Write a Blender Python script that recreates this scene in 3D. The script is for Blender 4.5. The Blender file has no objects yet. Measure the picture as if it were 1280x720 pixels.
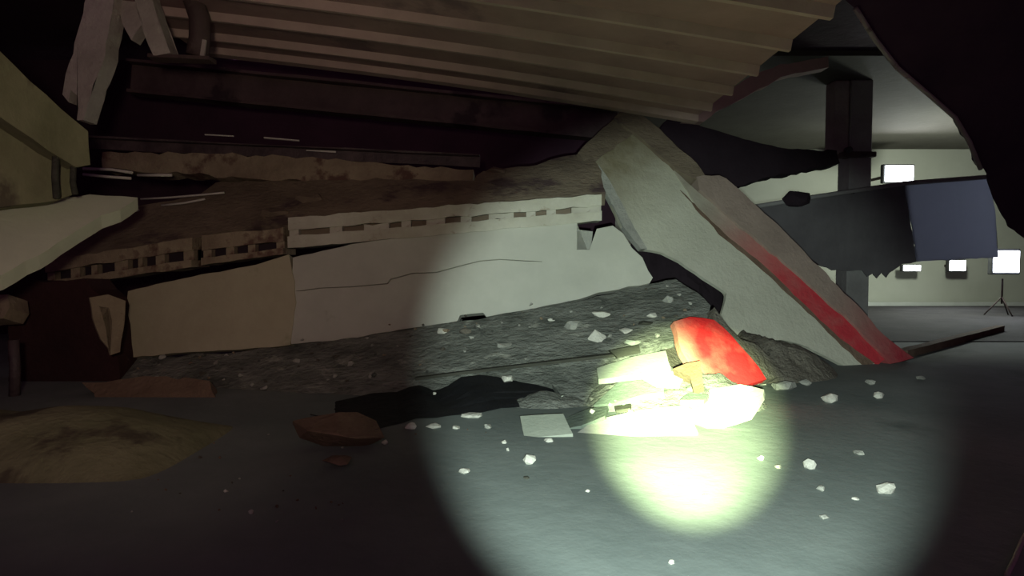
import bpy, bmesh, math, random
from mathutils import Vector, Matrix, noise
R = random.Random(7)
SC = bpy.context.scene
COL = SC.collection

# ------------------------------------------------------------------ camera
CAM_Z, FPX, PITCH = 1.5, 763.0, math.atan(30 / 763.0)
cam = bpy.data.cameras.new('camera')
cam.sensor_width = 36.0
cam.lens = 36.0 * FPX / 1280.0
cam.clip_end = 200
cam_o = bpy.data.objects.new('camera', cam)
COL.objects.link(cam_o)
cam_o.location = (0, 0, CAM_Z)
cam_o.rotation_euler = (math.pi / 2 - PITCH, 0, 0)
SC.camera = cam_o

# ------------------------------------------------------------------ world, exposure
W = bpy.data.worlds.new('night')
SC.world = W
W.use_nodes = True
bg = W.node_tree.nodes['Background']
bg.inputs['Color'].default_value = (1.0, 0.40, 0.85, 1)
bg.inputs['Strength'].default_value = 0.075
SC.view_settings.view_transform = 'Standard'
SC.view_settings.look = 'None'
SC.view_settings.gamma = 1.0
SC.view_settings.exposure = 0.0
SC.cycles.use_denoising = True


def ray(px, py):
    u, v = (px - 640) / FPX, -(py - 360) / FPX
    c, s = math.cos(PITCH), math.sin(PITCH)
    return Vector((u, c + s * v, -s + c * v))


def P(px, py, Y):
    d = ray(px, py)
    return Vector((0, 0, CAM_Z)) + d * (Y / d.y)


def G(px, py, z=0.0):
    d = ray(px, py)
    return Vector((0, 0, CAM_Z)) + d * ((z - CAM_Z) / d.z)


# ------------------------------------------------------------------ torch of the person filming, and an added fill
def spot(name, loc, target, half_deg, power, color, blend, radius):
    l = bpy.data.lights.new(name, 'SPOT')
    l.energy = power
    l.color = color
    l.spot_size = math.radians(2 * half_deg)
    l.spot_blend = blend
    l.shadow_soft_size = radius
    o = bpy.data.objects.new(name, l)
    COL.objects.link(o)
    o.location = loc
    o.rotation_euler = (Vector(target) - Vector(loc)).to_track_quat('-Z', 'Y').to_euler()
    return o


TORCH = Vector((0.08, 0.05, 1.38))
spot('torch_spill', TORCH, P(824, 462, 7.5), 24.0, 1750, (0.82, 1.0, 0.89), 0.42, 0.03)
spot('torch_core', TORCH, G(856, 527), 9.4, 27000, (0.80, 1.0, 0.50), 1.0, 0.03)
spot('left_fill', (-0.35, -0.3, 1.9), P(215, 205, 8.0), 35, 440, (1.0, 0.80, 0.60), 1.0, 0.2)  # added fill to brighten the left pile, no lamp known there


# ------------------------------------------------------------------ materials
def mat(name, c1, c2, scale=1.2, rough=0.9, bump=0.35, fine=22.0, spots=None, spot_scale=3.0, spot_at=0.62, stretch=(1, 1, 1)):
    m = bpy.data.materials.new(name)
    m.use_nodes = True
    nt = m.node_tree
    b = nt.nodes['Principled BSDF']
    b.inputs['Roughness'].default_value = rough
    b.inputs['Specular IOR Level'].default_value = 0.25
    tc = nt.nodes.new('ShaderNodeTexCoord')
    mp = nt.nodes.new('ShaderNodeMapping')
    mp.inputs['Scale'].default_value = stretch
    nt.links.new(tc.outputs['Object'], mp.inputs['Vector'])

    def nz(s, d=6):
        n = nt.nodes.new('ShaderNodeTexNoise')
        n.inputs['Scale'].default_value = s
        n.inputs['Detail'].default_value = d
        n.inputs['Roughness'].default_value = 0.62
        nt.links.new(mp.outputs['Vector'], n.inputs['Vector'])
        return n
    n1 = nz(scale)
    r = nt.nodes.new('ShaderNodeValToRGB')
    r.color_ramp.elements[0].position = 0.33
    r.color_ramp.elements[1].position = 0.67
    r.color_ramp.elements[0].color = (*c1, 1)
    r.color_ramp.elements[1].color = (*c2, 1)
    nt.links.new(n1.outputs['Fac'], r.inputs['Fac'])
    out = r.outputs['Color']
    if spots:
        n2 = nz(spot_scale, 5)
        r2 = nt.nodes.new('ShaderNodeValToRGB')
        r2.color_ramp.elements[0].position = spot_at
        r2.color_ramp.elements[1].position = spot_at + 0.08
        r2.color_ramp.elements[0].color = (0, 0, 0, 1)
        r2.color_ramp.elements[1].color = (1, 1, 1, 1)
        nt.links.new(n2.outputs['Fac'], r2.inputs['Fac'])
        mx = nt.nodes.new('ShaderNodeMix')
        mx.data_type = 'RGBA'
        nt.links.new(r2.outputs['Color'], mx.inputs[0])
        nt.links.new(out, mx.inputs[6])
        mx.inputs[7].default_value = (*spots, 1)
        out = mx.outputs[2]
    nt.links.new(out, b.inputs['Base Color'])
    n3 = nz(fine, 8)
    bp = nt.nodes.new('ShaderNodeBump')
    bp.inputs['Strength'].default_value = bump
    bp.inputs['Distance'].default_value = 0.075
    nt.links.new(n3.outputs['Fac'], bp.inputs['Height'])
    nt.links.new(bp.outputs['Normal'], b.inputs['Normal'])
    return m


def emit(name, col, s):
    m = bpy.data.materials.new(name)
    m.use_nodes = True
    nt = m.node_tree
    b = nt.nodes['Principled BSDF']
    b.inputs['Base Color'].default_value = (*col, 1)
    b.inputs['Emission Color'].default_value = (*col, 1)
    b.inputs['Emission Strength'].default_value = s
    return m


M = {
    'floor': mat('floor_concrete', (.150, .175, .172), (.220, .245, .238), 0.7, .85, .12, 9, (.115, .135, .13), 0.35, .60),
    'panel': mat('painted_panel', (.40, .39, .35), (.50, .49, .44), 0.8, .8, .10, 9, (.30, .29, .25), 1.4, .66),
    'panel_tan': mat('warm_tint_stained_panel', (.36, .32, .23), (.45, .41, .30), 0.9, .85, .15, 9, (.27, .27, .17), 1.1, .6),  # tan base holds the warm ambient light; blotches are stains
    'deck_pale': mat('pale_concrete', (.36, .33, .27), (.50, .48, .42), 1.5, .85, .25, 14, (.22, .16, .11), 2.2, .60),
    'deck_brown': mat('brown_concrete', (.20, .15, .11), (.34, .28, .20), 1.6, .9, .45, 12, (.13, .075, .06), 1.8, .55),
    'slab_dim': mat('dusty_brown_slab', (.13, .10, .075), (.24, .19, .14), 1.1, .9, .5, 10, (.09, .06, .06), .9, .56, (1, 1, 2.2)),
    'wedge': mat('smooth_pale_concrete', (.56, .60, .48), (.68, .71, .57), 1.0, .8, .15, 8, (.22, .2, .14), .7, .62),
    'olive': mat('olive_concrete', (.14, .14, .08), (.25, .24, .15), 1.3, .9, .4, 10, (.10, .085, .06), 1.6, .55, (1, 1, .5)),  # plain olive tone with darker random blotches
    'rubble': mat('rubble_grey', (.10, .105, .095), (.27, .275, .25), 2.6, .95, 1.0, 14, (.36, .36, .32), 3.4, .60, (.7, 1, 1.6)),
    'heap': mat('crushed_concrete', (.11, .095, .08), (.20, .18, .15), 2.4, .95, .8, 16, (.27, .25, .21), 4.0, .66),
    'stone': mat('pale_stone', (.52, .50, .45), (.68, .66, .60), 4.0, .9, .35, 30),
    'stone_grey': mat('grey_stone', (.28, .28, .26), (.42, .41, .37), 4.0, .9, .4, 30),
    'stone_brown': mat('brown_stone', (.13, .085, .062), (.20, .135, .10), 2.5, .9, .45, 18),
    'board': mat('broken_board', (.36, .39, .33), (.46, .49, .42), 2.0, .8, .15, 20),
    'green_grey': mat('grey_green_shard', (.12, .15, .13), (.18, .21, .18), 2.0, .85, .35, 16),
    'white_board': mat('white_board', (.44, .44, .40), (.54, .54, .49), 2.0, .8, .12, 16),
    'brick': mat('brown_block', (.10, .07, .045), (.16, .11, .075), 3.0, .9, .4, 22),
    'timber': mat('dark_timber', (.035, .035, .028), (.075, .072, .06), 3.0, .8, .4, 18, None, 3, .6, (.3, 3, 3)),
    'infill': mat('black_infill', (.005, .005, .006), (.010, .010, .013), 3.0, .75, .3, 9),
    'void': mat('shade_purple', (.040, .020, .032), (.062, .030, .048), .8, .95, .3, 5),  # purple black puts the tint of deep shade into the surface colour
    'deck_roof': mat('roof_deck', (.26, .165, .165), (.35, .225, .22), 1.0, .75, .2, 8, (.19, .12, .13), .8, .58),
    'deck_rib': mat('roof_rib', (.36, .26, .24), (.46, .335, .31), 1.5, .7, .2, 10),
    'steel': mat('dark_steel', (.055, .035, .036), (.105, .072, .070), 1.2, .6, .3, 10, (.035, .022, .026), 1.0, .56),
    'angle': mat('dull_metal', (.05, .035, .042), (.11, .08, .085), 3.0, .45, .3, 14),
    'bright_metal': mat('bare_metal', (.50, .48, .44), (.62, .60, .56), 6.0, .4, .2, 20),
    'post': mat('grey_post', (.33, .29, .27), (.48, .43, .40), 1.8, .9, .4, 14, (.20, .16, .15), 2.6, .62),
    'column': mat('column_concrete', (.26, .25, .25), (.36, .35, .35), 1.4, .9, .3, 12),
    'far_wall': mat('far_wall_paint', (.56, .57, .50), (.66, .67, .60), .4, .9, .1, 5),
    'far_ceiling': mat('far_ceiling', (.075, .068, .06), (.105, .098, .085), .4, .9, .15, 5),
    'kerb': mat('white_kerb', (.70, .72, .70), (.80, .82, .80), 2.0, .8, .1, 10),
    'curtain': mat('dark_hanging_sheet', (.10, .10, .115), (.15, .15, .17), .9, .85, .3, 6),
    'near_black': mat('deep_black', (.022, .014, .020), (.036, .024, .032), .8, .95, .3, 5),  # near black; paints shade on the cell backs and the hollow
    'asphalt': mat('far_asphalt', (.040, .036, .040), (.070, .064, .068), 1.0, .9, .3, 10),
    'canopy': mat('dark_purple_sheet', (.05, .028, .05), (.08, .045, .07), .8, .9, .3, 6),
    'brickred': mat('dark_red_pillar', (.026, .010, .012), (.042, .016, .018), 1.4, .9, .4, 10),
    'housing': mat('lamp_housing', (.04, .04, .045), (.07, .07, .075), 5.0, .5, .1, 20),
    'red': mat('red_paint', (.62, .030, .030), (.72, .055, .045), 1.6, .7, .2, 16, (.50, .12, .08), 2.0, .68),
}


def worn_or_glow_red(name, worn_or_paled, red, axis, lo, hi):
    """Red paint that wears away, or is paled by painted-in glow, towards one end of the thing (object coordinates along an axis)."""
    m = mat(name, *worn_or_paled, 1.4, .85, .3, 14)
    nt = m.node_tree
    b = nt.nodes['Principled BSDF']
    base = b.inputs['Base Color'].links[0].from_socket
    tc = next(n for n in nt.nodes if n.type == 'TEX_COORD')
    dot = nt.nodes.new('ShaderNodeVectorMath')
    dot.operation = 'DOT_PRODUCT'
    dot.inputs[1].default_value = axis
    nt.links.new(tc.outputs['Object'], dot.inputs[0])
    mr = nt.nodes.new('ShaderNodeMapRange')
    mr.interpolation_type = 'SMOOTHSTEP'
    mr.inputs['From Min'].default_value = lo
    mr.inputs['From Max'].default_value = hi
    nt.links.new(dot.outputs['Value'], mr.inputs['Value'])
    n = nt.nodes.new('ShaderNodeTexNoise')
    n.inputs['Scale'].default_value = 3.5
    n.inputs['Detail'].default_value = 6
    nt.links.new(tc.outputs['Object'], n.inputs['Vector'])
    ad = nt.nodes.new('ShaderNodeMath')
    ad.operation = 'MULTIPLY_ADD'
    nt.links.new(n.outputs['Fac'], ad.inputs[0])
    ad.inputs[1].default_value = 0.9
    ad.inputs[2].default_value = 0.55
    mu = nt.nodes.new('ShaderNodeMath')
    mu.operation = 'MULTIPLY'
    mu.use_clamp = True
    nt.links.new(mr.outputs['Result'], mu.inputs[0])
    nt.links.new(ad.outputs['Value'], mu.inputs[1])
    mx = nt.nodes.new('ShaderNodeMix')
    mx.data_type = 'RGBA'
    nt.links.new(mu.outputs['Value'], mx.inputs[0])
    nt.links.new(base, mx.inputs[6])
    mx.inputs[7].default_value = (*red, 1)
    nt.links.new(mx.outputs[2], b.inputs['Base Color'])
    return m


# ------------------------------------------------------------------ object helpers
def link(name, bm, m, parent=None, smooth=False):
    """One mesh object, its origin at the foot of its own bounds."""
    bmesh.ops.recalc_face_normals(bm, faces=bm.faces)
    vs = [v.co for v in bm.verts]
    c = Vector(((min(v.x for v in vs) + max(v.x for v in vs)) / 2, (min(v.y for v in vs) + max(v.y for v in vs)) / 2, min(v.z for v in vs)))
    for v in bm.verts:
        v.co -= c
    me = bpy.data.meshes.new(name)
    bm.to_mesh(me)
    bm.free()
    if smooth:
        for p in me.polygons:
            p.use_smooth = True
    me.materials.append(m)
    o = bpy.data.objects.new(name, me)
    COL.objects.link(o)
    o.location = c
    if parent:
        o.parent = parent
        o.location = c - parent.location
    return o


def tag(o, label=None, cat=None, group=None, kind=None):
    if label:
        o['label'] = label
    if cat:
        o['category'] = cat
    if group:
        o['group'] = group
    if kind:
        o['kind'] = kind
    return o


def empty(name, loc, label, cat, group=None):
    o = bpy.data.objects.new(name, None)
    COL.objects.link(o)
    o.location = loc
    return tag(o, label, cat, group)


def plane3(a, b, c):
    """Plane through three world points; the normal looks to the camera."""
    n = (b - a).cross(c - a).normalized()
    if n.dot(Vector((0, 0, CAM_Z)) - a) < 0:
        n = -n
    return a, n


def hit(px, py, pl):
    o = Vector((0, 0, CAM_Z))
    d = ray(px, py)
    return o + d * ((pl[0] - o).dot(pl[1]) / d.dot(pl[1]))


def ragged(pts, n, step, amp, seed):
    """Break the outline of a slab into short uneven lengths."""
    if amp <= 0:
        return pts
    out = []
    for i, a in enumerate(pts):
        b = pts[(i + 1) % len(pts)]
        L = (b - a).length
        k = max(1, int(L / step))
        side = (b - a).cross(n).normalized() if L > 1e-6 else Vector()
        for j in range(k):
            q = a.lerp(b, j / k)
            if j:
                q = q + side * amp * noise.noise(q * 5.0 + Vector((seed, seed * .3, 0))) * 2 + side * R.uniform(-amp, amp) * .35
            out.append(q)
    return out


def prism(pts, n, thick):
    bm = bmesh.new()
    f = [bm.verts.new(p) for p in pts]
    k = [bm.verts.new(p - n * thick) for p in pts]
    bm.faces.new(f)
    bm.faces.new(list(reversed(k)))
    for i in range(len(pts)):
        j = (i + 1) % len(pts)
        bm.faces.new((f[j], f[i], k[i], k[j]))
    bmesh.ops.triangulate(bm, faces=[x for x in bm.faces if len(x.verts) > 4])
    return bm


def slab(name, px, pl, thick, m, parent=None, amp=.012, step=.12, lift=0.0):
    n = pl[1]
    pts = [hit(x, y, pl) + n * lift for x, y in px]
    pts = ragged(pts, n, step, amp, R.random() * 50)
    return link(name, prism(pts, n, thick), M[m] if isinstance(m, str) else m, parent)


def beam_bm(a, b, w, h, up=Vector((0, 0, 1)), ragged_end=0.0):
    """A bar from a to b, w wide (level), h deep, with cut rings so that it can be a little uneven."""
    bm = bmesh.new()
    d = (b - a).normalized()
    s = d.cross(up).normalized()
    u = s.cross(d).normalized()
    k = max(1, int((b - a).length / .5))
    rings = []
    for i in range(k + 1):
        c = a.lerp(b, i / k)
        ring = []
        for sx, sy in ((-1, -1), (1, -1), (1, 1), (-1, 1)):
            e = d * R.uniform(-ragged_end, ragged_end) if i in (0, k) else d * 0
            j = R.uniform(-.006, .006)
            ring.append(bm.verts.new(c + s * (sx * w / 2 + j) + u * (sy * h / 2 + j) + e))
        rings.append(ring)
    for q in range(k):
        for i in range(4):
            bm.faces.new((rings[q][i], rings[q][(i + 1) % 4], rings[q + 1][(i + 1) % 4], rings[q + 1][i]))
    bm.faces.new(rings[0])
    bm.faces.new(rings[-1])
    return bm


def bar(name, a, b, w, h, m, parent=None, up=Vector((0, 0, 1)), ragged_end=0.0):
    return link(name, beam_bm(a, b, w, h, up, ragged_end), M[m] if isinstance(m, str) else m, parent)


def box(name, c, size, m, parent=None, bevel=0.0):
    bm = bmesh.new()
    bmesh.ops.create_cube(bm, size=1)
    for v in bm.verts:
        v.co = Vector((v.co.x * size[0], v.co.y * size[1], v.co.z * size[2])) + Vector(c)
    if bevel:
        bmesh.ops.bevel(bm, geom=bm.edges[:], offset=bevel, segments=1, affect='EDGES')
    return link(name, bm, M[m] if isinstance(m, str) else m, parent)


def tube(name, pts, rad, m, parent=None, sides=8):
    bm = bmesh.new()
    rings = []
    for i, p in enumerate(pts):
        d = (pts[min(i + 1, len(pts) - 1)] - pts[max(i - 1, 0)]).normalized()
        s = d.cross(Vector((0, 1, .01))).normalized()
        u = s.cross(d)
        r = rad[i] if isinstance(rad, (list, tuple)) else rad
        rings.append([bm.verts.new(p + (s * math.cos(2 * math.pi * k / sides) + u * math.sin(2 * math.pi * k / sides)) * r) for k in range(sides)])
    for a, b in zip(rings, rings[1:]):
        for k in range(sides):
            bm.faces.new((a[k], a[(k + 1) % sides], b[(k + 1) % sides], b[k]))
    bm.faces.new(rings[0])
    bm.faces.new(rings[-1])
    return link(name, bm, M[m], parent, smooth=True)


def rock_bm(size, seed, n=16, chip=.25):
    rr = random.Random(seed)
    bm = bmesh.new()
    for _ in range(n):
        v = Vector((rr.gauss(0, 1), rr.gauss(0, 1), rr.gauss(0, 1))).normalized() * (1 - rr.random() * chip)
        bm.verts.new(Vector((v.x * size[0] / 2, v.y * size[1] / 2, v.z * size[2] / 2)))
    r = bmesh.ops.convex_hull(bm, input=bm.verts[:])
    bmesh.ops.delete(bm, geom=[v for v in bm.verts if not v.link_faces], context='VERTS')
    return bm


def rock(name, base, size, m, seed, label=None, cat='stone', group=None, sink=.12, tilt=0.0, n=16):
    bm = rock_bm(size, seed, n)
    zmin = min(v.co.z for v in bm.verts)
    rot = Matrix.Rotation(tilt, 3, 'Y')
    for v in bm.verts:
        v.co = rot @ v.co
    zmin = min(v.co.z for v in bm.verts)
    for v in bm.verts:
        v.co += Vector(base) - Vector((0, 0, zmin + size[2] * sink))
    return tag(link(name, bm, M[m]), label, cat, group)


# ------------------------------------------------------------------ structure
def grid(x0, x1, y0, y1, nx, ny, zf):
    bm = bmesh.new()
    vs = [[bm.verts.new((x0 + (x1 - x0) * i / nx, y0 + (y1 - y0) * j / ny, zf(x0 + (x1 - x0) * i / nx, y0 + (y1 - y0) * j / ny))) for i in range(nx + 1)] for j in range(ny + 1)]
    for j in range(ny):
        for i in range(nx):
            bm.faces.new((vs[j][i], vs[j][i + 1], vs[j + 1][i + 1], vs[j + 1][i]))
    return bm


tag(box('floor', (3, 11, -.1), (40, 26, .2), 'floor'), kind='structure')
tag(box('floor', (8, 17.0, .006), (26, 10.6, .02), 'asphalt'), kind='structure')
tag(box('wall_back', (11, 22.15, 2.8), (20, .3, 5.6), 'far_wall'), kind='structure')
tag(box('wall_left', (-13, 11, 3), (.3, 26, 6), 'void'), kind='structure')
tag(box('wall_inner', (-5.4, 13.2, 2.9), (15.2, .3, 5.8), 'void'), kind='structure')
tag(box('baseboard_back', (11, 21.7, .07), (19.6, .25, .14), 'kerb'), kind='structure')
tag(box('ceiling', (11, 17.4, 5.75), (20, 10.4, .3), 'far_ceiling'), kind='structure')


tag(box('ceiling', (-9.7, 7.5, 6.2), (6.8, 13, .3), 'void'), kind='structure')
tag(box('ceiling', (12, 7.0, 5.85), (18, 10.4, .3), 'void'), kind='structure')
tag(box('wall_right', (21, 11, 3), (.3, 26, 6), 'void'), kind='structure')


def deck_z(x):
    return 4.22 - .145 * x - .004 * x * x


DECK0, DECK1 = -5.1, 2.95
deck = tag(link('ceiling', grid(DECK0, DECK1, 1.0, 10.0, 20, 1, lambda x, y: deck_z(x) + .10), M['deck_roof']), kind='structure')
bmx = bmesh.new()
bmx.from_mesh(deck.data)
g = bmesh.ops.extrude_face_region(bmx, geom=bmx.faces[:])
for v in [e for e in g['geom'] if isinstance(e, bmesh.types.BMVert)]:
    v.co.z += .22
bmesh.ops.recalc_face_normals(bmx, faces=bmx.faces)
bmx.to_mesh(deck.data)
bmx.free()


def rib_bm(y, w0, w1, h, x0=DECK0, x1=DECK1):
    bm = bmesh.new()
    rings = []
    k = 18
    for i in range(k + 1):
        x = x0 + (x1 - x0) * i / k
        z = deck_z(x)
        rings.append([bm.verts.new(q) for q in ((x, y - w1, z + h), (x, y - w0, z), (x, y + w0, z), (x, y + w1, z + h))])
    for a, b in zip(rings, rings[1:]):
        for i in range(4):
            bm.faces.new((a[i], a[(i + 1) % 4], b[(i + 1) % 4], b[i]))
    bm.faces.new(rings[0])
    bm.faces.new(rings[-1])
    return bm


for j in range(10):
    y = 9.98 - .85 * j - (0.0 if j else .12)
    link('deck_rib', rib_bm(y, .03 if j else .10, .075 if j else .12, .105), M['deck_rib'], deck)

# ------------------------------------------------------------------ beams under the deck
sb = empty('steel_beam', P(450, 125, 11.0), 'long dark steel beam hung below the ribbed roof deck', 'beam')
a, b = P(165, 96, 11.0), P(770, 156, 11.0)
up = Vector((0, 0, 1))
bar('web', a - up * .02, b - up * .02, .06, .46, 'steel', sb)
bar('top_flange', a + up * .25, b + up * .25, .34, .05, 'steel', sb)
bar('bottom_flange', a - up * .28, b - up * .28, .34, .05, 'steel', sb)

la = empty('steel_angle', P(350, 180, 9.9), 'thin dark steel angle with added edge glints lying across the crushed slabs', 'beam')
a, b = P(112, 180, 9.9), P(600, 203, 9.9)
bar('leg_plate', a, b, .03, .16, 'angle', la)
bar('flange_plate', a + Vector((0, -.07, .09)), b + Vector((0, -.07, .09)), .18, .025, 'angle', la)
for x0, y0, x1, y1 in ((256, 168, 292, 170), (330, 172, 374, 176), (383, 188, 420, 190)):
    bar('edge_glint', P(x0, y0, 9.72), P(x1, y1, 9.72), .02, .02, 'bright_metal', la)  # short pale bars put in as highlights on the angle

tb = empty('concrete_beam', P(350, 210, 9.5), 'tan concrete beam wedged flat under the dark steel angle', 'beam')
slab('body', [(128, 190), (240, 191), (400, 198), (500, 207), (592, 212), (594, 234), (480, 231), (300, 222), (128, 211)],
     plane3(P(130, 210, 9.5), P(590, 232, 9.5), P(400, 198, 9.55)), .35, 'deck_brown', tb, amp=.03)
for px in ([(104, 211), (140, 212), (166, 216)], [(104, 218), (135, 221), (164, 223)], [(172, 219), (215, 219)]):
    tag(tube('bent_rebar', [P(x, y, 9.0) for x, y in px], .022, 'bright_metal', None, 6),
        ['pale bent bar end above its twin beside the left block', 'pale bent bar end below its twin beside the left block', 'pale bar sticking out right of the two bent bar ends'][[(104, 211), (104, 218), (172, 219)].index(px[0])], 'rebar', 'bar ends beside the left block')

# ------------------------------------------------------------------ upper left: braces, inclined slab, block
post = empty('broken_post', P(110, 70, 8.0), 'pale leaning broken concrete post with a splintered lower end', 'post')
pl = plane3(P(85, 150, 8.0), P(140, 0, 8.0), P(110, 0, 8.0))
slab('shaft', [(110, -20), (146, -20), (136, 40), (122, 95), (110, 130), (104, 150), (96, 150), (97, 120), (88, 112), (86, 128), (78, 118), (86, 80), (97, 40)], pl, .26, 'post', post, amp=.02)
slab('tie_stub', [(140, -14), (172, -14), (178, 30), (164, 50), (153, 30)], plane3(P(140, 0, 8.15), P(178, 0, 8.15), P(165, 50, 8.15)), .2, 'post', post, amp=.02)
br = empty('brace', P(185, 30, 7.8), 'pale broken brace leaning the other way from the leaning post', 'brace')
slab('shaft', [(164, -20), (186, -20), (197, 25), (213, 66), (192, 70), (180, 42)], plane3(P(165, 0, 7.8), P(187, 0, 7.8), P(200, 70, 7.8)), .22, 'post', br, amp=.015)
pp = empty('bent_duct', P(248, 35, 8.0), 'dark curved duct hanging at the end of the roof deck', 'duct')
tube('bend', [P(228, -20, 8.0), P(242, 0, 8.0), P(250, 24, 8.0), P(250, 48, 8.0), P(246, 70, 8.0)], .13, 'steel', pp, 12)
bar('end_clip', P(256, 50, 7.85), P(253, 70, 7.85), .03, .05, 'post', pp)
tag(bar('bracket', P(190, 72, 7.9), P(266, 75, 7.9), .2, .05, 'steel'), 'small flat steel bracket below the dark bent duct', 'bracket')

st = empty('inclined_slab', P(50, 140, 6.3), 'pale inclined slab sloping down from the upper edge of the dark void', 'slab')
slab('face', [(-80, -10), (0, 64), (38, 102), (75, 135), (110, 164), (113, 206), (95, 209), (60, 188), (0, 146), (-80, 92)], plane3(P(0, 64, 6.0), P(110, 164, 6.6), P(95, 209, 6.5)), .3, 'olive', st, amp=.015)
blk = empty('concrete_block', P(40, 200, 6.4), 'dull olive concrete block with dark streaks under the inclined slab', 'block')
slab('face', [(-60, 108), (0, 149), (60, 190), (88, 208), (98, 240), (70, 251), (0, 259), (-60, 262)], plane3(P(0, 149, 6.25), P(98, 240, 6.7), P(0, 259, 6.2)), .4, 'olive', blk, amp=.01)
tube('stain_pipe', [P(70, 196, 6.42), P(69, 222, 6.42), P(71, 248, 6.42)], .035, 'timber', blk, 8)
tube('stain_pipe', [P(92, 208, 6.55), P(91, 228, 6.55), P(94, 243, 6.55)], .03, 'timber', blk, 8)
tag(slab('pale_slab', [(-80, 262), (0, 257), (60, 250), (112, 243), (172, 247), (150, 262), (126, 270), (98, 287), (62, 311), (0, 345), (-80, 372)], plane3(P(0, 257, 6.6), P(170, 247, 7.4), P(0, 345, 5.9)), .18, 'wedge', amp=.015), 'smooth pale slab tongue sliding out under the olive block', 'slab')

# ------------------------------------------------------------------ upper crushed slab
up_pl = plane3(P(200, 300, 8.7), P(740, 240, 8.9), P(500, 215, 9.5))
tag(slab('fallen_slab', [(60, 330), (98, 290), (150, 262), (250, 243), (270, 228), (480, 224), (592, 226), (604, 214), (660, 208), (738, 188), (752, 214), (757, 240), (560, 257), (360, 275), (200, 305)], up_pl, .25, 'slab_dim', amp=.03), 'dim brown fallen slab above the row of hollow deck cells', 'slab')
for i, px in enumerate(([(178, 252), (215, 250), (262, 246), (282, 244)], [(204, 260), (232, 257), (258, 252)], [(146, 271), (176, 266)])):
    tag(tube('thin_rod', [hit(x, y, up_pl) + up_pl[1] * .05 for x, y in px], .016, 'bright_metal', None, 6),
        ['longest thin bare rod lying on the dim brown slab', 'shorter thin rod just below the longest rod on the brown slab', 'short rod stub at the lower end of the brown slab'][i], 'rod', 'thin rods on the brown slab')
# loose fragments on that slab
for i, (x, y, w, h, sd) in enumerate(((345, 262, 60, 22, 3), (620, 212, 34, 14, 5), (390, 246, 44, 18, 8))):
    q = hit(x, y, up_pl) + up_pl[1] * .02
    rock('slab_fragment', q - Vector((0, 0, h * .006)), (w * .0117, .3, h * .012), 'slab_dim', sd, ['brown flake of concrete above the left hollow deck end', 'pale brown lump on the top edge of the fallen slab', 'brown lump midway on the fallen slab'][i], 'rubble', 'fragments on the fallen slab')

# ------------------------------------------------------------------ hollow deck edges


def hollow_deck(label, Y, top, bot, h1, hn, h2, cuts, mt, mb, seed):
    """top: (x, y, x, y) line of the upper edge; bot: line under the lower flange; heights in metres."""
    rr = random.Random(seed)
    A, B = P(top[0], top[1], Y), P(top[2], top[3], Y)
    t = empty('hollow_deck', (A + B) / 2, label, 'deck')
    d = (B - A)
    n = Vector((d.y, -d.x, 0)).normalized()
    z = Vector((0, 0, 1))

    def strip(name, off_t, off_b, m, depth, lift=0.0, u0=0.0, u1=1.0, amp=.008, down=(1.0, 1.0)):
        pts = [A.lerp(B, u0) - z * off_t * down[0] + n * lift, A.lerp(B, u1) - z * off_t * down[1] + n * lift, A.lerp(B, u1) - z * off_b * down[1] + n * lift, A.lerp(B, u0) - z * off_b * down[0] + n * lift]
        return link(name, prism(ragged(pts, n, .1, amp, rr.random() * 40), n, depth), M[m], t)
    dn = ((bot[1] - top[1]) / (bot[3] - top[3]), 1.0)
    strip('top_flange', 0, h1, mt, .5, down=dn, amp=.012)
    strip('bottom_flange', h1 + hn, h1 + hn + h2, mb, .5, .03, down=dn)
    strip('core_back', h1 - .01, h1 + hn + .01, 'slab_dim' if mt == 'deck_pale' else 'near_black', .2, -.15, down=dn)  # cell backs coloured dark to deepen the recess shade
    u = 0.0
    for u0, u1 in cuts:
        strip('web_block', h1 - .005, h1 + hn + .005, mt, .2, -.04, u0, u1, .03, (dn[0] + (dn[1] - dn[0]) * u0, dn[0] + (dn[1] - dn[0]) * u1))
    return t


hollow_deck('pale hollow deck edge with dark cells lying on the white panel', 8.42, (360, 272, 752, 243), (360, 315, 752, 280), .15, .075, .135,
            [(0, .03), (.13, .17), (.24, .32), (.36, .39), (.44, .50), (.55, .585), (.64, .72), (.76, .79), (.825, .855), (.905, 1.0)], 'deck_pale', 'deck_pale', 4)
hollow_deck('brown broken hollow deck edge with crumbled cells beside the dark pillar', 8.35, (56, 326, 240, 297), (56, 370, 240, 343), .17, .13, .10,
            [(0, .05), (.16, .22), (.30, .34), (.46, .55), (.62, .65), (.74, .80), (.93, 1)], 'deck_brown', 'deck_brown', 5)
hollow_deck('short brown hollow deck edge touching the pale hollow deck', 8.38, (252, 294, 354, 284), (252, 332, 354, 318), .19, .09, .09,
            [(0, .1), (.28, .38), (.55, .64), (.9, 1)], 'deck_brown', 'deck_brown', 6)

# ------------------------------------------------------------------ big fallen wall panels
pan_pl = plane3(P(155, 446, 8.15), P(812, 353, 8.15), P(500, 303, 8.45))


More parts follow.
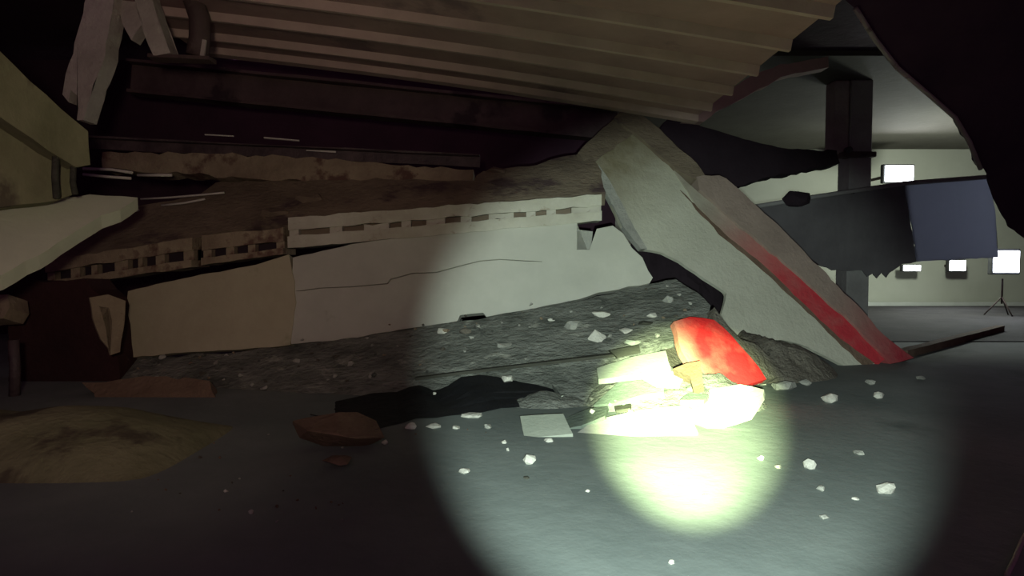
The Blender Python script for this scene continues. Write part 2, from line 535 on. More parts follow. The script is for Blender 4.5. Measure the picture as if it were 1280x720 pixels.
def groove(o, px, pl, w, depth):
    """Cut a real crack into a slab."""
    pts = [hit(x, y, pl) for x, y in px]
    n = pl[1]
    left, right = [], []
    for i, p in enumerate(pts):
        d = (pts[min(i + 1, len(pts) - 1)] - pts[max(i - 1, 0)]).normalized()
        s = d.cross(n)
        ww = w * (.25 if i in (0, len(pts) - 1) else R.uniform(.6, 1.3)) / 2
        left.append(p + s * ww)
        right.append(p - s * ww)
    bm = prism([q + n * .1 for q in left + right[::-1]], n, .1 + depth)
    bmesh.ops.recalc_face_normals(bm, faces=bm.faces)
    me = bpy.data.meshes.new('cut')
    bm.to_mesh(me)
    bm.free()
    c = bpy.data.objects.new('cut', me)
    COL.objects.link(c)
    md = o.modifiers.new('cut', 'BOOLEAN')
    md.operation = 'DIFFERENCE'
    md.solver = 'EXACT'
    md.object = c
    bpy.context.view_layer.update()
    new = bpy.data.meshes.new_from_object(o.evaluated_get(bpy.context.evaluated_depsgraph_get()))
    o.modifiers.clear()
    if len(new.polygons) > 10:
        o.data = new
    bpy.data.objects.remove(c)


main = slab('concrete_slab', [(366, 322), (440, 305), (560, 289), (640, 281), (722, 274), (721, 312), (737, 312), (746, 286), (766, 282), (779, 292), (790, 310), (803, 322), (810, 338), (816, 347),
                           (812, 354), (760, 364), (700, 379), (608, 396), (604, 391), (575, 394), (572, 401), (500, 412), (420, 426), (364, 430)], pan_pl, .16, 'panel', amp=.009)
groove(main, [(370, 364), (400, 361), (440, 359), (484, 355), (488, 350), (515, 342), (545, 341), (575, 333), (600, 327), (625, 325), (678, 327)], pan_pl, .026, .05)
tag(main, 'long pale fallen wall panel with a hairline crack and notched end', 'wall panel')
lp = plane3(P(155, 446, 8.1), P(364, 430, 8.1), P(300, 340, 8.38))
tag(slab('concrete_slab', [(160, 364), (240, 346), (320, 331), (361, 318), (368, 352), (370, 378), (363, 431), (300, 437), (225, 441), (154, 447), (157, 412)], lp, .15, 'panel_tan', amp=.009), 'warm-tinted stained wall panel butting against the long pale panel', 'wall panel')
tag(bar('wall_tie', P(727, 288, 8.62), P(724, 312, 8.62), .12, .3, 'stone_grey'), 'grey tie stub showing in the notch of the pale panel', 'tie')

# dark pillar, bent sheet and pole at the lower left
pil = empty('dark_pillar', P(75, 470, 7.6), 'broad dark red pillar under the broken hollow deck', 'pillar')
slab('shaft', [(20, 352), (105, 348), (128, 372), (140, 420), (150, 470), (152, 520), (10, 520), (12, 400)], plane3(P(20, 352, 7.8), P(128, 372, 7.8), P(100, 500, 7.75)), .5, 'brickred', pil, amp=.03)
tag(slab('bent_sheet', [(112, 372), (135, 368), (157, 376), (156, 400), (150, 440), (138, 444), (140, 400), (136, 385), (124, 383), (132, 410), (136, 436), (126, 424), (116, 398)], plane3(P(112, 372, 7.2), P(157, 376, 7.5), P(146, 440, 7.35)), .03, 'deck_brown', amp=.006), 'curled brown metal sheet between dark pillar and tan panel', 'metal sheet')
tag(tube('pipe', [P(17, 425, 6.9), P(19, 460, 6.9), P(18, 500, 6.9)], .055, 'angle'), 'dark upright pipe standing in front of the dark red pillar', 'pipe')
tag(slab('slab_end', [(-60, 372), (10, 368), (12, 385), (4, 398), (-60, 402)], plane3(P(-60, 372, 7.3), P(10, 368, 7.3), P(0, 400, 7.2)), .3, 'deck_brown'), 'brown slab end poking in beside the dark pillar', 'slab')

# ------------------------------------------------------------------ rubble slope
slope = plane3(P(812, 357, 8.2), P(155, 449, 8.2), P(500, 474, 7.05))
tag(slab('rubble_slab', [(112, 474), (150, 449), (300, 440), (500, 414), (700, 381), (812, 355), (845, 349), (872, 366), (888, 382), (890, 396), (862, 398), (842, 404), (842, 426), (800, 437), (700, 449), (560, 466), (500, 474), (400, 490), (300, 494), (180, 502), (112, 503)], slope, .10, 'rubble', amp=.03), 'tilted grey slab strewn with rubble below the pale panel', 'slab')
low = plane3(P(400, 503, 6.9), P(800, 445, 6.95), P(600, 505, 6.62))
tag(slab('lower_slab', [(396, 506), (404, 497), (430, 487), (500, 476), (640, 459), (790, 440), (812, 452), (800, 480), (760, 505), (722, 512), (690, 480), (640, 474), (585, 468), (555, 487), (528, 482), (480, 498), (440, 507)], low, .08, 'rubble', amp=.02), 'lower grey plate under the tilted rubble slab and dark batten', 'slab')
bt = empty('timber_batten', P(700, 452, 6.85), 'long dark timber batten under the lip of the rubble slab', 'batten')
bar('shaft', P(520, 473, 6.85), P(772, 443, 6.72), .09, .035, 'timber', bt)
slab('end_block', [(762, 438), (799, 431), (801, 441), (772, 447)], plane3(P(762, 438, 6.62), P(799, 431, 6.62), P(780, 446, 6.6)), .12, 'timber', bt, amp=.004)
tag(slab('rubble_ledge', [(102, 478), (180, 470), (262, 476), (270, 498), (210, 500), (120, 502)], plane3(P(110, 478, 6.95), P(262, 476, 6.95), P(180, 500, 6.8)), .2, 'stone_brown', amp=.03), 'dull brown ledge of concrete at the foot of the dark pillar', 'ledge')


def heap_z(x, y):
    """Crushed core of the pile, kept under the slabs that lie on it."""
    p0, n = slope
    zs = p0.z - (n.x * (x - p0.x) + n.y * (y - p0.y)) / n.z - .17
    zb = .98 + .10 * min(x, 2.2) - .12
    z = min(zs, zb)
    if x > 1.5:
        z -= (x - 1.5) * .7
    z -= max(0, y - 9.6) * .9 + max(0, -5.9 - x) * .9
    return max(-.06, z + .06 * noise.noise(Vector((x * 1.7, y * 1.7, 3))))


tag(link('rubble_core', grid(-4.9, 2.6, 6.9, 8.1, 60, 16, heap_z), M['heap']), 'crushed dark concrete packed under the tilted slabs', 'rubble', kind='stuff')


def mound(name, cx, cy, rx, ry, h, m, label, cat, seed, rough=.35, kind='stuff'):
    def zf(x, y):
        q = ((x - cx) / rx) ** 2 + ((y - cy) / ry) ** 2
        k = max(0, 1 - q)
        return -.03 + (h + .03) * (k ** .75) * (1 + rough * noise.fractal(Vector((x * 2.5 + seed, y * 2.5, seed)), 1, 2, 4))
    return tag(link(name, grid(cx - rx, cx + rx, cy - ry, cy + ry, 44, 30, zf), M[m]), label, cat, kind=kind)


def slope_pt(px, py):
    return hit(px, py, slope)


mound('grit_heap', 3.35, 8.55, 1.15, .95, .46, 'heap', 'grey heap of crushed grit under the lower edge of the leaning slab', 'rubble', 3)
mound('dark_hollow_mound', 2.55, 10.75, 1.5, .7, 1.9, 'near_black', 'added black mound standing for the dark hollow behind the leaning slab', 'rubble', 21, .15)  # black mound added so the hollow behind the slab stays dark
mound('grit_heap', 1.75, 6.55, 1.0, .62, .34, 'rubble', 'sandy grey heap of crushed concrete in the brightest torch light', 'rubble', 9)
mound('grit_heap', .35, 6.55, .55, .30, .10, 'rubble', 'low strip of grit in front of the added black membrane', 'rubble', 14)
tag(link('debris_bank', (lambda: grid(-8, -2.0, 4.05, 5.75, 70, 30, lambda x, y: -.03 + max(0, 1 - ((y - 4.9) / .8) ** 2) ** .8 * max(0, 1 - max(0, (x + 3.4)) / .9) ** .6 * (.34 + .09 * noise.noise(Vector((x * 1.3, y * 2, 1))))))(), M['olive'], smooth=True), 'low smooth bank of dusty debris lying in the dark foreground', 'rubble', kind='stuff')

# black crumpled membrane added for the dark gap under the lower slab
tops = [(372, 506), (395, 507), (430, 500), (466, 492), (496, 490), (512, 484), (524, 482), (542, 488), (560, 482), (576, 472), (600, 469), (640, 474), (668, 476), (690, 482), (702, 493)]
bots = [(392, 520), (410, 526), (440, 532), (466, 538), (500, 530), (520, 524), (545, 523), (565, 520), (580, 519), (604, 516), (626, 511), (660, 509), (680, 510), (694, 509), (703, 502)]
bm = bmesh.new()
rows = []
for i, (t0, b0) in enumerate(zip(tops, bots)):
    colv = []
    b3 = G(*b0) + Vector((0, 0, .006))
    t3 = P(t0[0], t0[1], 6.9 if i > 2 else 6.6)
    for j in range(9):
        u = j / 8
        q = b3.lerp(t3, u)
        q.y += .10 * noise.noise(Vector((i * .9, j * .7, 2))) * math.sin(math.pi * u) - .06 * math.sin(math.pi * u)
        colv.append(bm.verts.new(q))
    rows.append(colv)
fs = []
for ra, rb in zip(rows, rows[1:]):
    for j in range(8):
        fs.append(bm.faces.new((ra[j], rb[j], rb[j + 1], ra[j + 1])))
ex = bmesh.ops.extrude_face_region(bm, geom=fs)
for v in [e for e in ex['geom'] if isinstance(e, bmesh.types.BMVert)]:
    v.co += Vector((0, .03, 0))
mem = link('crumpled_infill', bm, M['infill'])
tag(mem, 'black crumpled membrane added for the dark gap under the lower grey plate', 'infill')
# its added black continuation in the far shade
tag(slab('infill_strip', [(150, 502), (270, 500), (300, 494), (372, 505), (396, 520), (360, 532), (250, 538), (160, 520)], plane3(P(150, 502, 6.9), P(372, 505, 6.8), P(250, 538, 6.3)), .03, 'infill', amp=.02), 'added flat black membrane strip behind the brown boulder', 'infill')

# ------------------------------------------------------------------ leaning slab with red paint
lean = plane3(P(1092, 456, 9.1), P(768, 150, 9.95), P(800, 310, 9.0))
ls = empty('leaning_slab', G(1092, 458), 'tall pale leaning slab with a red-painted sloping edge', 'slab')
face_px = [(766, 150), (800, 172), (845, 215), (880, 250), (905, 288), (945, 320), (1000, 372), (1050, 420), (1096, 456), (1078, 460), (1055, 457), (1030, 444), (1000, 430), (978, 425), (950, 427), (925, 422), (908, 408), (902, 392), (908, 366), (880, 348), (850, 327), (828, 316), (806, 312), (800, 312), (778, 284), (764, 256), (752, 232), (738, 206), (722, 192), (742, 172)]
edge_axis = (hit(1110, 448, lean) - hit(780, 140, lean)).normalized()
fm = worn_or_glow_red('dusty_panel', ((.49, .48, .40), (.58, .57, .48)), (.20, .17, .11), -edge_axis, 0, 1)
face = slab('face', face_px, lean, .06, fm, ls, amp=.012)
n = lean[1]
L = (hit(1110, 448, lean) - hit(780, 140, lean)).length
wr = worn_or_glow_red('worn_red_band', ((.30, .27, .22), (.40, .37, .31)), (.50, .04, .055), edge_axis, 0, 1)
wr2 = worn_or_glow_red('faded_red_edge', ((.26, .20, .17), (.36, .28, .24)), (.32, .03, .045), edge_axis, 0, 1)
pb = slab('painted_band', [(842, 214), (880, 248), (945, 300), (1000, 345), (1060, 400), (1108, 448), (1096, 457), (1050, 424), (1000, 376), (945, 324), (905, 292), (870, 258)], lean, .10, wr, ls, amp=.012, lift=.025)
slab('edge_strip', [(766, 150), (775, 138), (790, 136), (830, 172), (868, 206), (885, 228), (866, 226), (842, 214), (800, 176)], lean, .22, 'slab_dim', ls, amp=.02, lift=.06)
es = slab('edge_strip', [(868, 224), (896, 222), (912, 232), (945, 262), (985, 300), (1020, 335), (1060, 376), (1100, 420), (1138, 449), (1110, 456), (1060, 404), (1000, 350), (945, 304), (900, 266), (872, 240)], lean, .24, wr2, ls, amp=.02, lift=.07)
slab('broken_corner', [(738, 206), (722, 192), (742, 172), (766, 150), (790, 168), (760, 190)], lean, .1, 'slab_dim', ls, amp=.02, lift=.02)
def paint_range(o, m, axis, p_lo, p_hi):
    org = o.location + (o.parent.location if o.parent else Vector())
    mr = next(q for q in m.node_tree.nodes if q.type == 'MAP_RANGE')
    mr.inputs['From Min'].default_value = axis.dot(p_lo - org)
    mr.inputs['From Max'].default_value = axis.dot(p_hi - org)


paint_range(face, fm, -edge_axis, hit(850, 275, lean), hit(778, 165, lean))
paint_range(pb, wr, edge_axis, hit(870, 245, lean), hit(1020, 375, lean))
paint_range(es, wr2, edge_axis, hit(1030, 350, lean), hit(1150, 460, lean))
slab('painted_shade', [(850, 238), (905, 288), (945, 320), (1000, 371), (1050, 420), (1094, 454), (1080, 458), (1044, 424), (992, 374), (938, 325), (898, 293)], lean, .04, 'stone_brown', ls, amp=.014, lift=.012)  # brown strip paints the shadow along the inner side of the band
# pale arris along the left edge
slab('side_face', [(738, 208), (752, 232), (764, 256), (778, 284), (800, 312), (808, 312), (792, 286), (776, 254), (762, 228), (748, 208)], lean, .09, 'stone_grey', ls, amp=.006, lift=.03)

# red painted chunk in the rubble
red_pl = plane3(P(838, 400, 6.95), P(955, 476, 6.7), P(862, 480, 6.5))
rp_axis = (hit(905, 435, red_pl) - hit(860, 445, red_pl)).normalized()
rp = worn_or_glow_red('glow_paled_red', ((.42, .30, .20), (.52, .40, .28)), (.60, .020, .022), rp_axis, 0, 1)  # paler left end paints the torch glow into the red
pc = tag(slab('painted_chunk', [(842, 402), (862, 396), (893, 400), (915, 420), (938, 446), (958, 474), (930, 482), (890, 486), (868, 482), (860, 452), (848, 426)], red_pl, .10, rp, amp=.015), 'bright red painted concrete chunk tipped against the rubble slab', 'chunk')
paint_range(pc, rp, rp_axis, hit(838, 450, red_pl), hit(888, 438, red_pl))
tag(slab('rubble_plate', [(893, 384), (912, 410), (926, 424), (945, 430), (962, 446), (975, 470), (958, 474), (938, 446), (915, 420), (893, 400)], plane3(P(893, 384, 7.3), P(975, 470, 7.0), P(938, 446, 7.0)), .14, 'heap', amp=.02), 'grey brown plate bordering the red painted chunk', 'plate')

# ------------------------------------------------------------------ boards and blocks in the torch light


def tipped(name, px, ya, yb, ia, ib, ic, thick, m, label, cat, amp=.008):
    pl = plane3(P(*px[ia], ya), P(*px[ib], ya), P(*px[ic], yb))
    return tag(slab(name, px, pl, thick, m, amp=amp), label, cat)


def gy(py):
    return G(640, py).y


tipped('broken_tile', [(650, 520), (704, 517), (716, 542), (656, 548)], gy(548) + .04, gy(548) + .42, 3, 2, 0, .035, 'board', 'pale green square tile lying alone before the black membrane', 'tile', .004)
tipped('broken_board', [(704, 524), (738, 510), (760, 508), (756, 520), (726, 532), (712, 535)], gy(538) + .05, gy(538) + .5, 5, 4, 1, .04, 'green_grey', 'small grey green board between the square tile and white boards', 'board')
tipped('broken_board', [(716, 546), (740, 526), (800, 512), (860, 506), (872, 540), (800, 545)], gy(546) + .05, gy(546) + .6, 0, 4, 2, .04, 'white_board', 'white board nearest the square tile on the floor', 'board')
tipped('broken_board', [(862, 542), (858, 502), (880, 488), (925, 480), (955, 487), (954, 494), (938, 518)], gy(536) + .02, gy(536) + .7, 0, 6, 3, .05, 'white_board', 'white board with square cut end below the red chunk', 'board')
tipped('broken_board', [(748, 474), (746, 460), (790, 446), (832, 438), (838, 458), (800, 468)], 6.35, 6.75, 0, 5, 2, .06, 'board', 'pale board with a rounded end under the dark batten', 'board')
tipped('concrete_shard', [(742, 506), (766, 484), (782, 470), (800, 466), (832, 470), (830, 490), (800, 494), (768, 504)], 6.1, 6.5, 0, 5, 2, .10, 'green_grey', 'grey green pointed shard leaning beside the white boards', 'shard', .012)
tipped('concrete_shard', [(800, 466), (822, 460), (858, 468), (850, 480), (822, 478)], 6.15, 6.4, 3, 4, 1, .06, 'board', 'pale flat shard wedged left of the brown block', 'shard')
tipped('concrete_shard', [(850, 500), (862, 490), (886, 494), (880, 500)], 5.85, 6.05, 0, 3, 1, .05, 'green_grey', 'small grey shard under the brown block', 'shard')
tipped('broken_block', [(841, 461), (858, 454), (875, 451), (879, 479), (866, 484), (862, 470)], 6.0, 6.2, 3, 4, 2, .14, 'brick', 'brown square block standing in front of the red chunk', 'block', .006)
tipped('broken_board', [(768, 508), (789, 505), (788, 510), (770, 513)], 5.75, 5.85, 3, 2, 0, .03, 'timber', 'tiny dark wooden sliver on the white boards', 'board', .002)

# ------------------------------------------------------------------ stones lying on the floor


def floor_stone(px, py, w, h, m, seed, label, group=None, dep=.8, n=16):
    b = G(px, py + h / 2)
    k = b.y / FPX
    return rock('stone', b + Vector((0, w * k * dep * .5, 0)), (w * k, w * k * dep, h * k * 1.05), m, seed, label, 'stone', group, .1, 0, 26)


FS = [
    (1045, 498, 27, 15, 'stone', 'pale domed stone on the floor before the grit heap'),
    (1103, 494, 15, 11, 'stone', 'small tan stone beside the pale domed stone'),
    (1113, 611, 32, 17, 'stone', 'widest pale stone lying alone on the lit floor'),
    (1016, 580, 17, 16, 'stone', 'pale round stone in the middle of the lit floor'),
    (662, 575, 19, 15, 'stone', 'pale angular stone below the square tile'),
    (580, 590, 17, 8, 'stone', 'flat pale stone near the edge of the torch beam'),
    (953, 573, 10, 7, 'stone', 'small pale pebble just past the glaring white boards'),
    (975, 584, 11, 6, 'stone_grey', 'grey pebble next to the pale round stone'),
    (1077, 566, 15, 8, 'stone_grey', 'grey flat pebble above the widest pale stone'),
    (1029, 611, 12, 9, 'stone_grey', 'grey pebble below the pale round stone'),
    (1072, 624, 10, 4, 'stone', 'thin pale chip near the widest pale stone'),
    (1034, 648, 14, 6, 'stone_grey', 'flat grey chip nearest the camera among the grey pebbles'),
    (841, 704, 11, 7, 'stone', 'small pale pebble lowest on the lit floor'),
    (885, 622, 13, 5, 'stone_grey', 'flat grey chip under the brightest floor patch'),
    (735, 614, 7, 4, 'stone', 'tiny pale chip midway on the lit floor'),
    (630, 552, 8, 6, 'stone', 'tiny pale pebble left of the square tile'),
    (635, 562, 6, 5, 'stone', 'tinier pale pebble under another left of the tile'),
    (686, 551, 14, 6, 'stone', 'pale sliver at the lower edge of the square tile'),
    (658, 598, 9, 4, 'timber', 'tiny dark chip below the pale angular stone'),
    (512, 533, 18, 10, 'stone', 'pale lump at the near end of the black membrane'),
    (541, 534, 22, 7, 'stone', 'flat pale lump next in line along the black membrane'),
    (570, 534, 12, 6, 'stone', 'third pale lump along the foot of the black membrane'),
    (610, 533, 12, 8, 'stone_grey', 'grey lump before the middle of the black membrane'),
    (590, 520, 34, 7, 'stone', 'long pale crust along the foot of the membrane'),
    (480, 553, 9, 8, 'stone', 'small pale stone beside the brown boulder tip'),
    (312, 640, 9, 7, 'stone_grey', 'small grey stone in the dark foreground'),
    (281, 614, 7, 5, 'stone', 'tiny pale stone in the dark foreground debris'),
    (985, 481, 40, 16, 'stone_grey', 'broad grey lump at the foot of the grit heap'),
    (955, 478, 12, 8, 'stone', 'small pale lump beside the broad grey lump'),
    (1010, 478, 18, 10, 'stone_grey', 'grey lump on the far side of the broad lump'),
    (1092, 478, 14, 8, 'stone_grey', 'grey lump at the foot of the leaning slab'),
    (1155, 472, 12, 6, 'stone_grey', 'grey lump in the shade past the leaning slab'),
]
for i, (px, py, w, h, m, lab) in enumerate(FS):
    floor_stone(px, py, w, h, m, 100 + i, lab, 'stones scattered on the floor', 1.0 if w < 30 else .6)
rock('stone', P(936, 484, 6.05), (.14, .1, .06), 'stone', 61, 'small pale stone on top of the square-ended white board', 'stone', None, .5)
rock('boulder', G(415, 566) + Vector((0, .2, 0)), (.80, .5, .36), 'stone_brown', 77, 'brown wedge-shaped boulder beside the black membrane', 'boulder', None, .1, .12, 22)
rock('stone', P(425, 575, gy(582)) * 1, (.28, .2, .07), 'stone_brown', 78, 'flat brown stone just in front of the brown boulder', 'stone', None, .5)
# pale ones with a clear shape of their own on the tilted slab and membrane
for i, (px, py, w, h, m, lab) in enumerate((
    (751, 388, 27, 15, 'stone', 'large pale flat stone high on the rubble slab'),
    (716, 402, 28, 16, 'stone_grey', 'grey squarish stone left of the pale cluster on the slab'),
    (746, 416, 30, 20, 'stone', 'pale lump lowest of the stones grouped on the slab'),
    (782, 410, 26, 9, 'stone', 'flat pale stone right of the pale lump on the slab'),
    (835, 372, 24, 12, 'stone_grey', 'grey stone at the upper corner of the rubble slab'),
    (552, 412, 18, 9, 'stone', 'single pale stone midway down the rubble slab'),
    (582, 412, 18, 10, 'heap', 'dark stone beside the single pale one on the slab'),
    (690, 398, 12, 6, 'stone', 'small pale stone left of the grey squarish stone'),
    (816, 392, 18, 7, 'stone', 'thin pale stone below the upper corner of the slab'),
    (806, 402, 24, 6, 'timber', 'dark sliver of wood among the upper slab stones'),
    (630, 428, 26, 10, 'stone_grey', 'broad grey stone low on the rubble slab'),
    (790, 425, 30, 10, 'board', 'pale green flake near the dark batten end'),
)):
    q = slope_pt(px, py + h * .4)
    k = q.y / FPX
    rock('stone', q, (w * k, w * k * .6, h * k * 1.2), m, 200 + i, lab, 'stone', 'stones on the rubble slab', .35)
for i, (px, py, w, h, lab) in enumerate(((634, 471, 17, 12, 'pale stone on the top edge of the black membrane'), (664, 502, 12, 8, 'pale stone at the right foot of the black membrane'), (684, 504, 16, 7, 'flat pale stone where the membrane meets the grit'), (543, 491, 6, 4, 'tiny pale chip on the notch of the membrane'), (548, 508, 5, 4, 'reddish chip on the face of the membrane'))):
    rock('stone', P(px, py + h / 2, 6.72 if py < 480 else 6.5), (w * .0088, w * .0075, h * .0092), 'stone', 300 + i, lab, 'stone', 'stones on the membrane', .1)
# many lesser stones that nothing tells apart
cache = []
for s in range(8):
    bm = rock_bm((1, .8, .7), 400 + s, 12)
    me = bpy.data.meshes.new('small_stone')
    bmesh.ops.recalc_face_normals(bm, faces=bm.faces)
    bm.to_mesh(me)
    bm.free()
    cache.append(me)
for nm in ('stone', 'stone_grey', 'heap'):
    pass


def small(q, size, m, label, group, name='small_stone'):
    me = cache[R.randrange(8)]
    key = me.name.split('.')[0] + m + str(cache.index(me))
    if key not in small.d:
        c = me.copy()
        c.materials.clear()
        c.materials.append(M[m])
        small.d[key] = c
    o = bpy.data.objects.new(name, small.d[key])
    COL.objects.link(o)
    o.location = q
    o.scale = (size, size, size)
    o.rotation_euler = (R.uniform(-.4, .4), R.uniform(-.4, .4), R.uniform(0, 6.28))
    return tag(o, label, 'stone', group)


small.d = {}
for _ in range(90):
    u = R.random()
    px = 170 + 700 * u
    top = 446 - 92 * max(0, (px - 155) / 660)
    bot = (494 if px < 400 else 490 - (px - 400) * .13)
    py = top + 6 + (bot - top - 12) * R.random()
    q = slope_pt(px, py)
    small(q + slope[1] * .01, R.choice((.05, .06, .07, .09, .13)), R.choice(('stone_grey', 'stone_grey', 'heap', 'rubble', 'deck_brown')), 'small loose stone strewn over the tilted rubble slab', 'loose stones on the rubble slab')
for _ in range(34):
    px, py = R.uniform(700, 900), R.uniform(478, 515)
    q = G(px, py + 18)
    small(Vector((q.x, q.y + .05, .10)), R.choice((.05, .07, .09)), R.choice(('board', 'stone', 'stone_grey')), 'loose chip in the glare among the white boards', 'chips among the white boards')
for _ in range(40):
    x, y = R.uniform(2.5, 4.2), R.uniform(7.75, 8.3)
    q = ((x - 3.35) / 1.15) ** 2 + ((y - 8.55) / .95) ** 2
    if q < 1:
        small(Vector((x, y, .44 * (1 - q) ** .75)), R.choice((.05, .07, .1)), R.choice(('stone_grey', 'heap', 'heap')), 'loose stone on the heap under the leaning slab', 'loose stones on the far heap')
for _ in range(60):
    px, py = R.uniform(160, 700), R.uniform(525, 660)
    q = G(px, py)
    if px < 470 or py < 545:
        small(q + Vector((0, 0, .005)), R.choice((.02, .025, .03, .045)), R.choice(('stone_grey', 'heap', 'stone_brown')), 'crumb of stone in the dim foreground', 'crumbs in the dim foreground')

# ------------------------------------------------------------------ far bay: column, sagging slab, hanging sheets, lamps
cl = empty('column', P(1066, 412, 14), 'grey concrete column standing in the far lit bay', 'column')
x = P(1066, 300, 14).x
box('shaft', (x, 14, 2.8), (.5, .5, 5.6), 'column', cl, .02)
box('lit_side_strip', (x - .42, 14.0, 4.78), (.34, .4, 1.64), 'post', cl, .02)  # paler strip added for the lit left side of the shaft
box('joint_plate', (x - .1, 13.75, 3.93), (.75, .3, .12), 'steel', cl, .02)
tube('bolt', [Vector((x - .36, 13.68, 4.02)), Vector((x - .36, 13.55, 4.02))], .07, 'housing', cl, 10)

sag = plane3(P(840, 150, 11.5), P(1046, 190, 12.6), P(920, 232, 11.6))
tag(slab('sagging_slab', [(838, 146), (860, 150), (884, 160), (930, 174), (985, 186), (1046, 188), (1050, 204), (1000, 213), (950, 224), (922, 233), (900, 236), (850, 200), (820, 168)], sag, .25, 'near_black', amp=.02), 'dark sagging slab behind the top of the leaning slab', 'slab')
eb = plane3(P(870, 140, 10.2), P(950, 92, 10.2), P(880, 150, 10.2))
tag(slab('edge_beam', [(855, 150), (868, 140), (905, 118), (940, 94), (975, 80), (1035, 70), (1036, 84), (985, 94), (950, 110), (905, 134), (880, 152)], eb, .25, 'deck_roof', amp=.02), 'dim broken edge beam closing the end of the ribbed deck', 'beam')

# sheets made translucent to imitate the lamps' flare veil over them
def fabric(name, col, share):
    m = mat(name, *col, .9, .85, .3, 6)
    nt = m.node_tree
    tr = nt.nodes.new('ShaderNodeBsdfTranslucent')
    tr.inputs['Color'].default_value = (.62, .64, .80, 1)
    mx = nt.nodes.new('ShaderNodeMixShader')
    mx.inputs[0].default_value = share
    b = nt.nodes['Principled BSDF']
    o = nt.nodes['Material Output']
    nt.links.new(b.outputs[0], mx.inputs[1])
    nt.links.new(tr.outputs[0], mx.inputs[2])
    nt.links.new(mx.outputs[0], o.inputs['Surface'])
    return m


hs = empty('hanging_sheet', P(1100, 345, 13.5), 'two dark panels hanging before the far wall with torn lower fringe', 'sheet')
hp = plane3(P(960, 260, 13.5), P(1130, 228, 13.5), P(1090, 340, 13.5))
slab('left_panel', [(940, 258), (985, 250), (1012, 246), (1060, 240), (1100, 233), (1132, 229), (1146, 327), (1128, 330), (1112, 341), (1108, 347), (1102, 341), (1096, 348), (1091, 342), (1084, 346), (1078, 338), (1040, 338), (1000, 320), (940, 300)], hp, .03, fabric('hanging_fabric', ((.13, .12, .13), (.19, .18, .19)), .05), hs, amp=.02)
hp2 = plane3(P(1132, 229, 13.45), P(1236, 222, 13.45), P(1146, 330, 13.45))
slab('right_panel', [(1132, 231), (1180, 226), (1236, 221), (1244, 262), (1248, 322), (1200, 324), (1147, 327)], hp2, .03, fabric('flare_veil_fabric', ((.20, .20, .23), (.26, .26, .30)), .40), hs, amp=.012)
bar('rail_clamp', Vector((P(1066, 239, 13.42).x, 13.8, P(1066, 239, 13.42).z)), P(1066, 239, 13.40), .1, .1, 'steel', hs)
tube('top_rail', [P(940, 259, 13.42), P(1012, 247, 13.42), P(1132, 229, 13.42), P(1236, 221, 13.42)], .05, 'column', hs, 8)
rock('lump', P(996, 254, 13.3), (.74, .4, .42), 'near_black', 90, 'dark rounded lump caught on top of the hanging panels', 'lump', None, .2, 0, 40)

cn_pl = plane3(P(1080, 30, 8.4), P(1230, 210, 9.6), P(1280, 60, 8.6))
cn = empty('sagging_canopy', P(1230, 210, 9.5), 'large dark purple sheet sagging along the far bay with frayed edge', 'canopy')
slab('sheet', [(1000, -60), (1068, 10), (1092, 48), (1120, 84), (1160, 118), (1192, 146), (1210, 176), (1222, 208), (1232, 212), (1244, 250), (1262, 285), (1300, 310), (1420, 340), (1420, -80)], cn_pl, .06, 'canopy', cn, amp=.02)
tube('edge_highlight', [hit(x, y, cn_pl) + cn_pl[1] * .03 for x, y in ((1068, 10), (1092, 48), (1120, 84), (1160, 118), (1192, 146), (1210, 176), (1224, 210))], .035, 'post', cn, 6)  # pale tube put in as the highlight along the sheet edge

tag(bar('fallen_rail', G(1128, 447) + Vector((0, 0, .06)), G(1250, 414) + Vector((0, 0, .06)), .16, .13, 'stone_brown'), 'reddish fallen rail lying on the far floor behind the leaning slab', 'rail')
tag(tube('cable', [G(1258, 720, .02), G(1268, 700, .02), G(1278, 676, .02), G(1300, 640, .02)], .012, 'post', None, 6), 'thin grey cable on the dark floor at the corner', 'cable')


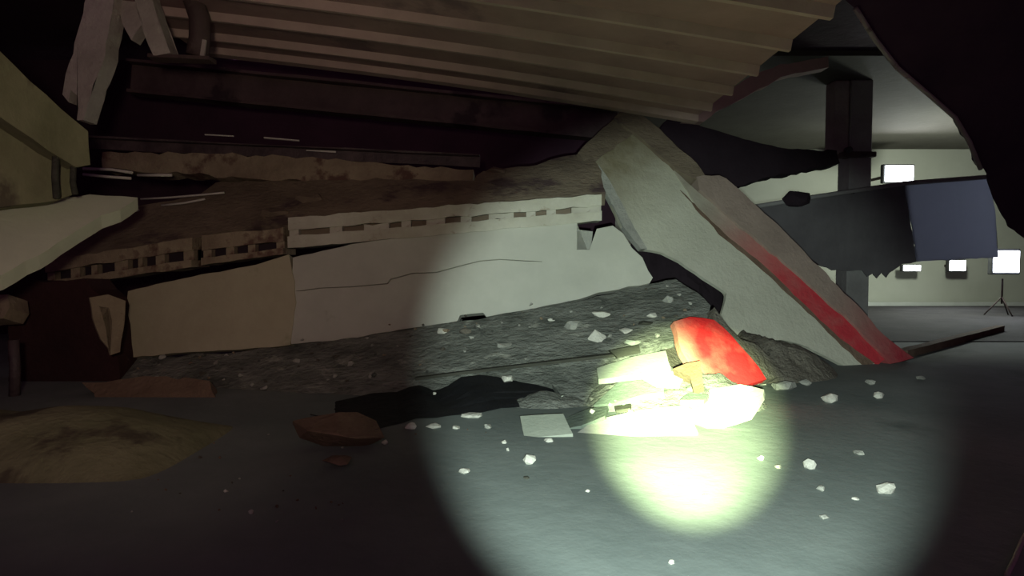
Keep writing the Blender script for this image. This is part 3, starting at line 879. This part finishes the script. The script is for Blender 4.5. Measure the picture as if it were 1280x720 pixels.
def floodlight(loc, w, h, target, label, power, strength, col, stand=False, mount_y=None):
    t = empty('floodlight', loc, label, 'lamp', 'work lamps in the far bay')
    loc = Vector(loc)
    box('housing', loc + Vector((0, .09, 0)), (w * 1.12, .16, h * 1.2), 'housing', t, .02)
    lens = box('lens', loc + Vector((0, -.005, 0)), (w, .03, h), emit('lit_lens', col, strength), t, .012)
    for k in range(4):
        box('cooling_fin', loc + Vector((-w * .36 + k * w * .24, .19, 0)), (.02, .05, h), 'housing', t)
    bar('bracket', loc + Vector((0, .12, -h * .6)), loc + Vector((0, .12, -h * .6 - .14)), w * .7, .04, 'steel', t)
    if stand:
        tube('stand_pole', [Vector((loc.x, loc.y + .12, loc.z - h * .6 - .12)), Vector((loc.x, loc.y + .12, .35))], .025, 'steel', t)
        for k in range(3):
            an = k * 2.094 + .5
            tube('stand_leg', [Vector((loc.x, loc.y + .12, .55)), Vector((loc.x + .4 * math.cos(an), loc.y + .12 + .4 * math.sin(an), .02))], .018, 'steel', t)
    else:
        bar('wall_arm', loc + Vector((0, .2, 0)), Vector((loc.x, 22.0, loc.z)), .08, .08, 'steel', t)
    l = bpy.data.lights.new('floodlight_lamp', 'AREA')
    l.energy = power
    l.color = col
    l.shape = 'RECTANGLE'
    l.size, l.size_y = w, h
    o = bpy.data.objects.new('floodlight_lamp', l)
    COL.objects.link(o)
    o.parent = t
    o.location = (0, -.05, 0)
    o.rotation_euler = (Vector(target) - loc).to_track_quat('-Z', 'Y').to_euler()
    return t


q1 = P(1124, 217, 19.5)
floodlight(q1, .9, .5, (q1.x, 12, 4.5), 'glaring floodlight shining over the top of the hanging panels', 60, 12, (.90, .96, 1.0))
q2 = P(1258, 327, 17.5)
floodlight(q2, .74, .62, (q2.x - 3, 10, 1.8), 'glaring floodlight on a tripod past the hanging panels', 30, 14, (.82, .88, 1.0), True)
q3 = P(1140, 335, 21.4)
floodlight(q3, .6, .2, (q3.x, 14, 1.0), 'small flat lit lamp low under the hanging panels', 24, 8, (.92, .98, 1.0))
q4 = P(1197, 332, 21.4)
floodlight(q4, .56, .36, (q4.x, 14, 1.0), 'small squarish lit lamp beside the flat one on the far wall', 24, 8, (.92, .98, .98))
bay = bpy.data.lights.new('bay_fill', 'POINT')  # unseen fill added to light the far wall and ceiling
bay.energy = 400
bay.color = (.90, 1.0, .82)
bay.shadow_soft_size = .3
bo = bpy.data.objects.new('bay_fill', bay)
COL.objects.link(bo)
bo.location = (q1.x + .3, 17.6, 3.2)
